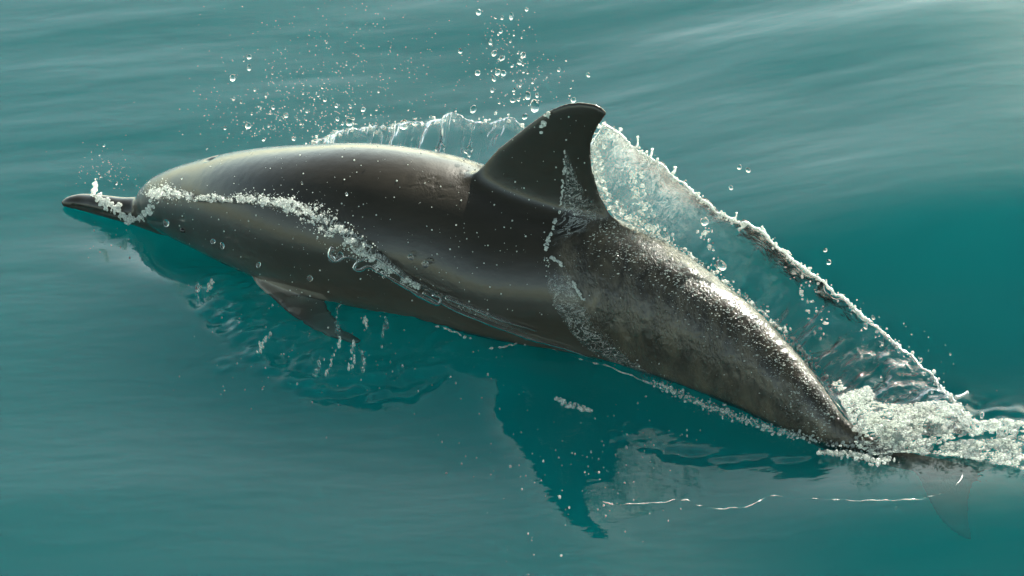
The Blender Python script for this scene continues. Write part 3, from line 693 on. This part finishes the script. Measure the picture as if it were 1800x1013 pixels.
RID = [(1060,378),(1100,402),(1165,440),(1240,488),(1300,532),(1360,582),(1400,622),(1440,672),(1475,728)]
tt = along(RID, rng.uniform(0, 1, 3600))
for (x, y), off_ in zip(tt, np.abs(rng.normal(0, 38, 3600))):
    q, nn = on_body(x - off_ * .55, y + off_ * .83, .0006)
    if q is not None: gl.append((q, min(.0016, rng.gamma(1.5, .00032))))
V2 = balls([p for p, _ in gl], [r for _, r in gl], 1, rng.uniform([.8, .5, .5], [2.4, 1.2, 1.2], (len(gl), 3)), .1)
o = obj('glint_bead', mesh_np('glint_bead', *V2), LACE); parent_here(o, rt); tag(o, kind='stuff')
fp_ = body_froth([(972,196,3),(962,212,6),(955,228,5),(950,236,3)], 130, .0010, .002, .004)
rt2 = empty('fin_froth', at_z(960, 640), label='small white burst of froth on the front edge of the back fin', cat='foam')
V2 = balls([p for p, _ in fp_], [r for _, r in fp_], 1, rng.uniform(.6, 1.5, (len(fp_), 3)), .1); o = obj('bubble', mesh_np('bubble', *V2), FROTH); parent_here(o, rt2); tag(o, kind='stuff')

# ---- boiling wake at the tail
rt = empty('tail_wake', at_z(1640, 790), label='boiling white wake where the tail stock enters the sea', cat='foam')
WK = [(1462,672),(1478,668),(1486,690),(1500,684),(1530,680),(1536,705),(1580,712),(1640,705),(1690,715),(1720,742),(1760,735),(1830,748),(1960,762),(2080,785),(2110,812),(2040,838),(1920,842),(1830,834),(1760,815),(1700,806),(1640,798),(1580,795),(1540,800),(1505,786),(1500,750),(1480,710)]
def rand_in(poly, n):
    xs = [p[0] for p in poly]; ys = [p[1] for p in poly]; out = np.zeros((0, 2))
    while len(out) < n:
        p = rng.uniform([min(xs), min(ys)], [max(xs), max(ys)], (n, 2)); out = np.concatenate([out, p[in_poly(p[:, 0], p[:, 1], poly)]])
    return out[:n]
def wake_pt(x, y, hmax):
    """a point seen at x, y, lifted off the sea by up to hmax"""
    return on_sea(x, y, max(-.002, hmax))
def hgt(x, y): return .012 + .040 * np.exp(-((x - 1500) / 45) ** 2) * smooth(790, 720, y) + .022 * smooth(800, 740, y) * (1 + .8 * vnoise(np.array([x / 26, y / 18, 0.0]), 91))
p = rand_in(WK, 6000); dn = fbm(np.stack([p[:, 0] / 30, p[:, 1] / 12, p[:, 0] * 0], -1), 3, 93)
p = p[dn > -.35]
big = [(wake_pt(x, y, max(0, hgt(x, y) * rng.uniform(.2, 1))), min(.009, rng.gamma(3, .0010))) for x, y in p]
o = blob('broken_water', [c for c, _ in big], [r for _, r in big], .0024, BROKEN, it=2); parent_here(o, rt)
p = rand_in(WK, 40000); dn = fbm(np.stack([p[:, 0] / 17, p[:, 1] / 6 + p[:, 0] / 60, p[:, 0] * 0], -1), 4, 95) + .25 * smooth(1750, 1500, p[:, 0])
p = p[dn > .16 + rng.normal(0, .20, len(dn))]
sm_ = [(wake_pt(x, y, hgt(x, y) * rng.uniform(.6, 1.35)), min(.0032, rng.gamma(1.1, .00050))) for x, y in p]
V2 = balls([c for c, _ in sm_], [r for _, r in sm_], 1, rng.uniform([.8, .4, .4], [2.6, 1.2, 1.1], (len(sm_), 3)), .15); o = obj('froth', mesh_np('froth', *V2), FROTH); parent_here(o, rt); tag(o, kind='stuff')
# froth where the flank cuts the surface, and its ragged lower fringe
rt = empty('waterline_froth', at_z(1330, 760), label='broken line of froth where the near side of the tail meets the sea', cat='foam')
wl = []
for path, cnt, sh in (([(1150,672,3),(1190,690,7),(1230,708,8),(1300,735,8),(1350,752,7),(1400,766,8),(1460,776,9),(1510,782,8)], 1150, .00055), ([(1440,795,3),(1480,797,6),(1520,803,8),(1545,812,8),(1565,808,5)], 420, .0010), ([(980,700,2),(1000,712,5),(1020,716,4),(1040,724,2)], 130, .0009)):
    t = rng.uniform(0, 1, cnt); pth = along(path, t)
    for x, y, wd in pth:
        wl.append((on_sea(x + rng.normal(0, wd), y + rng.normal(0, wd * .45) , abs(rng.normal(.004, .005))), min(.004, rng.gamma(2, sh))))
V2 = balls([c for c, _ in wl], [r for _, r in wl], 1, rng.uniform(.5, 1.6, (len(wl), 3)), .1); o = obj('froth', mesh_np('froth', *V2), LACE); parent_here(o, rt); tag(o, kind='stuff')

# thin ridge of water ringing the wake on the near side
def sea_cord(path, r, name, label, cat, mat=CLEAR, nseg=220, gap=.0, beads=0):
    P = catmull(path, nseg); jj = fbm(np.stack([np.arange(nseg) / 5.0, np.zeros(nseg), np.zeros(nseg)], -1), 3, int(path[0][0])) * 2.0
    W = np.array([on_sea(x, y + j, .001) for (x, y), j in zip(P, jj)]); ra = r * MM * np.clip(.45 + 1.5 * fbm(np.stack([np.arange(nseg) / 4.0, np.ones(nseg), np.zeros(nseg)], -1), 2, 8), .03, 2.4)
    tv = tube(W, ra, 8); o = obj(name, mesh_np(name, tv[0], [tv[1], tv[2]]), mat)
    return tag(o, label=label, cat=cat)
sea_cord([(1060,880),(1085,888),(1115,886),(1160,884),(1200,880),(1240,890),(1290,893),(1335,882),(1345,876),(1400,876),(1460,879),(1520,880),(1580,881),(1620,876),(1650,868),(1680,852),(1692,832),(1688,818)], 0.6, 'water_ridge', 'thin glinting ridge of water curving round the pale patch by the tail fluke', 'ripple', LACE)
sea_cord([(860,612),(885,610),(905,604),(915,598),(925,608)], 1.3, 'water_thread', 'fine curled thread of water lying on the dark reflection under the belly', 'ripple', LACE, 60)
sea_cord([(752,560),(800,560),(860,574),(910,592),(950,606),(1000,624),(1060,642),(1120,664),(1180,690)], .9, 'water_ridge', 'thin bright lip of water along the belly where the body leaves the sea', 'ripple', LACE, 200)
sea_cord([(765,572),(790,580),(815,592),(830,596)], 1.2, 'water_thread', 'short pale thread of water at the edge of the dark reflection', 'ripple', LACE, 60)

# ---- bead strings added in place of the drops' reflected streaks
rt = empty('reflection_streaks', at_z(590, 640), label='upright strings of beads on the sea, standing in for reflections of falling drops', cat='reflection streaks')
for k_, path in enumerate([[(600,528),(594,545),(590,565),(598,590)], [(597,590),(592,615),(582,640),(572,660)], [(562,622),(560,645),(556,662)], [(620,600),(622,625),(617,650)], [(634,615),(640,635),(636,652)], [(470,590),(462,605),(452,624)], [(348,500),(344,515),(346,520)], [(372,496),(366,512)], [(680,560),(672,590)], [(640,560),(645,575)]]):
    P = along(path, rng.uniform(0, 1, 34)) + rng.normal(0, 2.2, (34, 2))
    V2 = balls([on_sea(x, y, rng.uniform(.0, .02)) for x, y in P], rng.gamma(2, .0009, 34).clip(.0005, .004), 1, rng.uniform([.5, .5, 1], [1, 1, 2.6], (34, 3)), .06)
    o = obj('streak_string', mesh_np('streak_string', *V2), LACE if k_ % 2 else CLEAR); parent_here(o, rt); tag(o, kind='stuff')

# ---- bow splash on the beak
rt = empty('beak_splash', at_z(210, 395), label='small splash leaping off the beak and wrapping its base', cat='splash')
pts = []
for path, wd, cnt, sh in (([(168,318),(167,332),(164,342),(172,348)], 2.0, 90, .0008), ([(172,348),(190,360),(210,370),(222,382),(232,388)], 3.5, 190, .0012), ([(222,384),(245,384),(262,372),(275,358)], 4.0, 150, .0010)):
    q = along(path, rng.uniform(0, 1, cnt)) + rng.normal(0, wd, (cnt, 2))
    for x, y in q:
        b_, nn = on_body(x, y, .004)
        pts.append((b_ if b_ is not None else at_y(x, y, on_body(170, 362)[0][1] if x < 205 else on_body(215, 372)[0][1]), min(.004, rng.gamma(2, sh))))
o = blob('broken_water', [c for c, _ in pts], [r * 1.1 for _, r in pts], .0018, LACE, it=1); parent_here(o, rt)

# ---- eye
q, nn = on_body(322, 405, -.002)
V2 = balls([q], [.0075], 3, np.array([[1.2, 1, .8]]))
mt, n, o_ = new_mat('dark_eye'); pb = N(n, 'ShaderNodeBsdfPrincipled', Roughness=.05); pb.inputs['Base Color'].default_value = (.006, .005, .004, 1); n.links.new(pb.outputs[0], o_.inputs['Surface'])
o = obj('eye', mesh_np('eye', *V2), mt); parent_here(o, dol)

# ---- drops in the air, each one its own
bodyY = lambda x: float(np.interp(x, proj(BC)[:, 0], BC[:, 1]))
drop_me = []
for k_ in range(4):
    v, f = ico(3); vv2 = v * (1 + .10 * vnoise(v * 1.6 + k_ * 7, 300 + k_))[:, None] * [1, 1, rng.uniform(.85, 1.35)]
    me = mesh_np('droplet', vv2, f); me.materials.append(CLEAR); drop_me.append(me)
ND = 0
def drop(p, r, label, group):
    global ND
    ND += 1; o = bpy.data.objects.new('droplet', drop_me[ND % 4]); COL.objects.link(o)
    o.location = p; r *= .88; o.scale = (r, r * rng.uniform(.8, 1.1), r * rng.uniform(.85, 1.5)); o.rotation_euler = rng.uniform(-.6, .6, 3)
    tag(o, label=label, cat='droplet', group=group)
def air(x, y, spread=.12):
    p = at_y(x, y, bodyY(min(max(x, 130), 1700)) + rng.normal(.02, spread))
    if p[2] < sea_z(p[0], p[1]) + .01: p = on_sea(x, y, .02)
    return p
mist = []
def cloud(cx, cy, sx, sy, n_, rmean, label, group, tilt=0.0, lim=None, mistn=0):
    for k_ in range(n_ + mistn):
        a_, b_ = rng.normal(0, 1, 2); x = cx + a_ * sx; y = cy + b_ * sy + a_ * sx * tilt
        if lim is not None and y > lim(x): y = lim(x) - abs(rng.normal(0, 30))
        if k_ < n_: drop(air(x, y), min(rng.gamma(3.2, rmean / 3.2), rmean * 2.4), label, group)
        else: mist.append((air(x, y), rng.uniform(.0004, .0011)))
topline = lambda x: np.interp(x, [250, 300, 372, 460, 570, 840, 1010, 1070], [335, 296, 268, 248, 240, 200, 176, 180])
cloud(520, 205, 75, 42, 88, .0021, 'tiny clear water drop in the spray above the back of the head', 'drops of spray above the head', 0, topline, 330)
cloud(610, 120, 120, 70, 22, .0014, 'fine water drop drifting high above the back', 'fine drops high above the back', 0, topline, 420)
cloud(905, 110, 38, 55, 62, .0026, 'clear round water drop in the plume rising left of the back fin', 'drops in the plume left of the back fin', .9, topline, 200)
cloud(430, 328, 95, 10, 52, .0020, 'clear drop of water beading above the streak of froth on the flank', 'drops above the flank froth', .08, None, 30)
cloud(1590, 640, 55, 38, 46, .0019, 'white drop of water falling inside the curtain near the tail', 'drops inside the curtain near the tail', .5, None, 30)
cloud(180, 300, 32, 22, 16, .0013, 'speck of spray above the beak', 'specks of spray above the beak', 0, lambda x: 335, 90)
for x, y, r, lb in [(882,102,6,'round drop in the middle of the plume left of the fin'),(940,186,8.5,'biggest round drop, hanging just off the front edge of the back fin'),(875,127,5,'drop under the bright one in the plume left of the fin'),(928,168,5,'drop above the biggest one off the front edge of the fin'),
                    (1008,176,5,'drop touching the top edge of the back fin'),(923,205,5,'drop over the right end of the broken crest'),(832,192,6,'drop over the middle of the broken crest'),(710,219,9,'biggest drop sitting on the crest line behind the back'),(729,216,6,'smaller drop just right of the big one on the crest line'),
                    (614,215,7,'drop over the left end of the broken crest'),(436,221,6,'oval drop above the forehead'),(409,137,6,'round drop high above the forehead'),(438,100,5,'topmost large drop above the forehead'),(438,119,4,'drop right below the topmost one above the forehead')]:
    drop(at_y(x, y, bodyY(x) + .24), r * 1.04 * MM, lb, None)
for x, y, r, lb in [(1300,294,4,'lone drop flying right of the curtain, left one of a pair'),(1315,299,4,'lone drop flying right of the curtain, right one of a pair'),(1285,330,4,'lone drop flying right of the curtain, below the pair'),
                    (1457,461,4.5,'lone drop right of the curtain, over the dark wave'),(1451,440,3.5,'lone drop right of the curtain, just above another over the dark wave'),(1268,466,8,'ring-like drop hanging low in the curtain by the tail stock'),(1239,390,8,'ring-like drop hanging in the middle of the curtain'),
                    (306,387,6,'drop falling past the eye'),(466,457,4,'drop on the dark flank above the flipper'),(553,479,6,'largest drop on the dark flank above the flipper'),(752,461,7,'torn drop above the glinting cord of water'),(725,449,5,'small torn drop left of another above the glinting cord'),
                    (388,418,5,'drop low on the flank below the froth, upper one of two'),(404,425,4.5,'drop low on the flank below the froth, lower one of two'),(592,450,7,'ring-like drop under the froth, left one of two'),(605,446,7,'ring-like drop under the froth, right one of two')]:
    q, nn = on_body(x, y, .02)
    if q is None: q = cpos(x, y, -.01)
    drop(q, r * MM, lb, None)
V2 = balls([c for c, _ in mist], [r for _, r in mist], 1); o = obj('spray_mist', mesh_np('spray_mist', *V2), FROTH); tag(o, label='haze of tiny spray specks hanging over the back and beak', cat='spray', kind='stuff')
# specks on the wet skin
sp = []
while len(sp) < 420:
    x = rng.uniform(300, 1050); y = rng.uniform(190, 560); q, nn = on_body(x, y, .0006)
    if q is not None: sp.append((q, rng.gamma(2, .00045)))
V2 = balls([c for c, _ in sp], [min(r, .002) for _, r in sp], 1); o = obj('wet_specks', mesh_np('wet_specks', *V2), FROTH); tag(o, label='fine specks of water dotting the dark skin and back fin', cat='droplets', kind='stuff')
# beads laid on the sea to imitate mirrored glints of the flying drops
sp = []
for cx, cy, sx, sy, cnt in ((480, 640, 110, 50, 90), (1000, 870, 90, 70, 110), (700, 640, 90, 40, 60), (880, 780, 60, 60, 30), (1130, 770, 60, 30, 50), (190, 420, 30, 20, 24)):
    for _ in range(cnt):
        x, y = rng.normal([cx, cy], [sx, sy]); sp.append((on_sea(x, y, .0005), rng.gamma(2, .0006)))
V2 = balls([c for c, _ in sp], [min(r, .003) for _, r in sp], 1, rng.uniform([.5, .5, .5], [1, 2.2, 1], (len(sp), 3))); o = obj('reflection_specks', mesh_np('reflection_specks', *V2), LACE); tag(o, label='pale specks on the foreground sea, standing in for reflections of the flying drops', cat='reflection specks', kind='stuff')
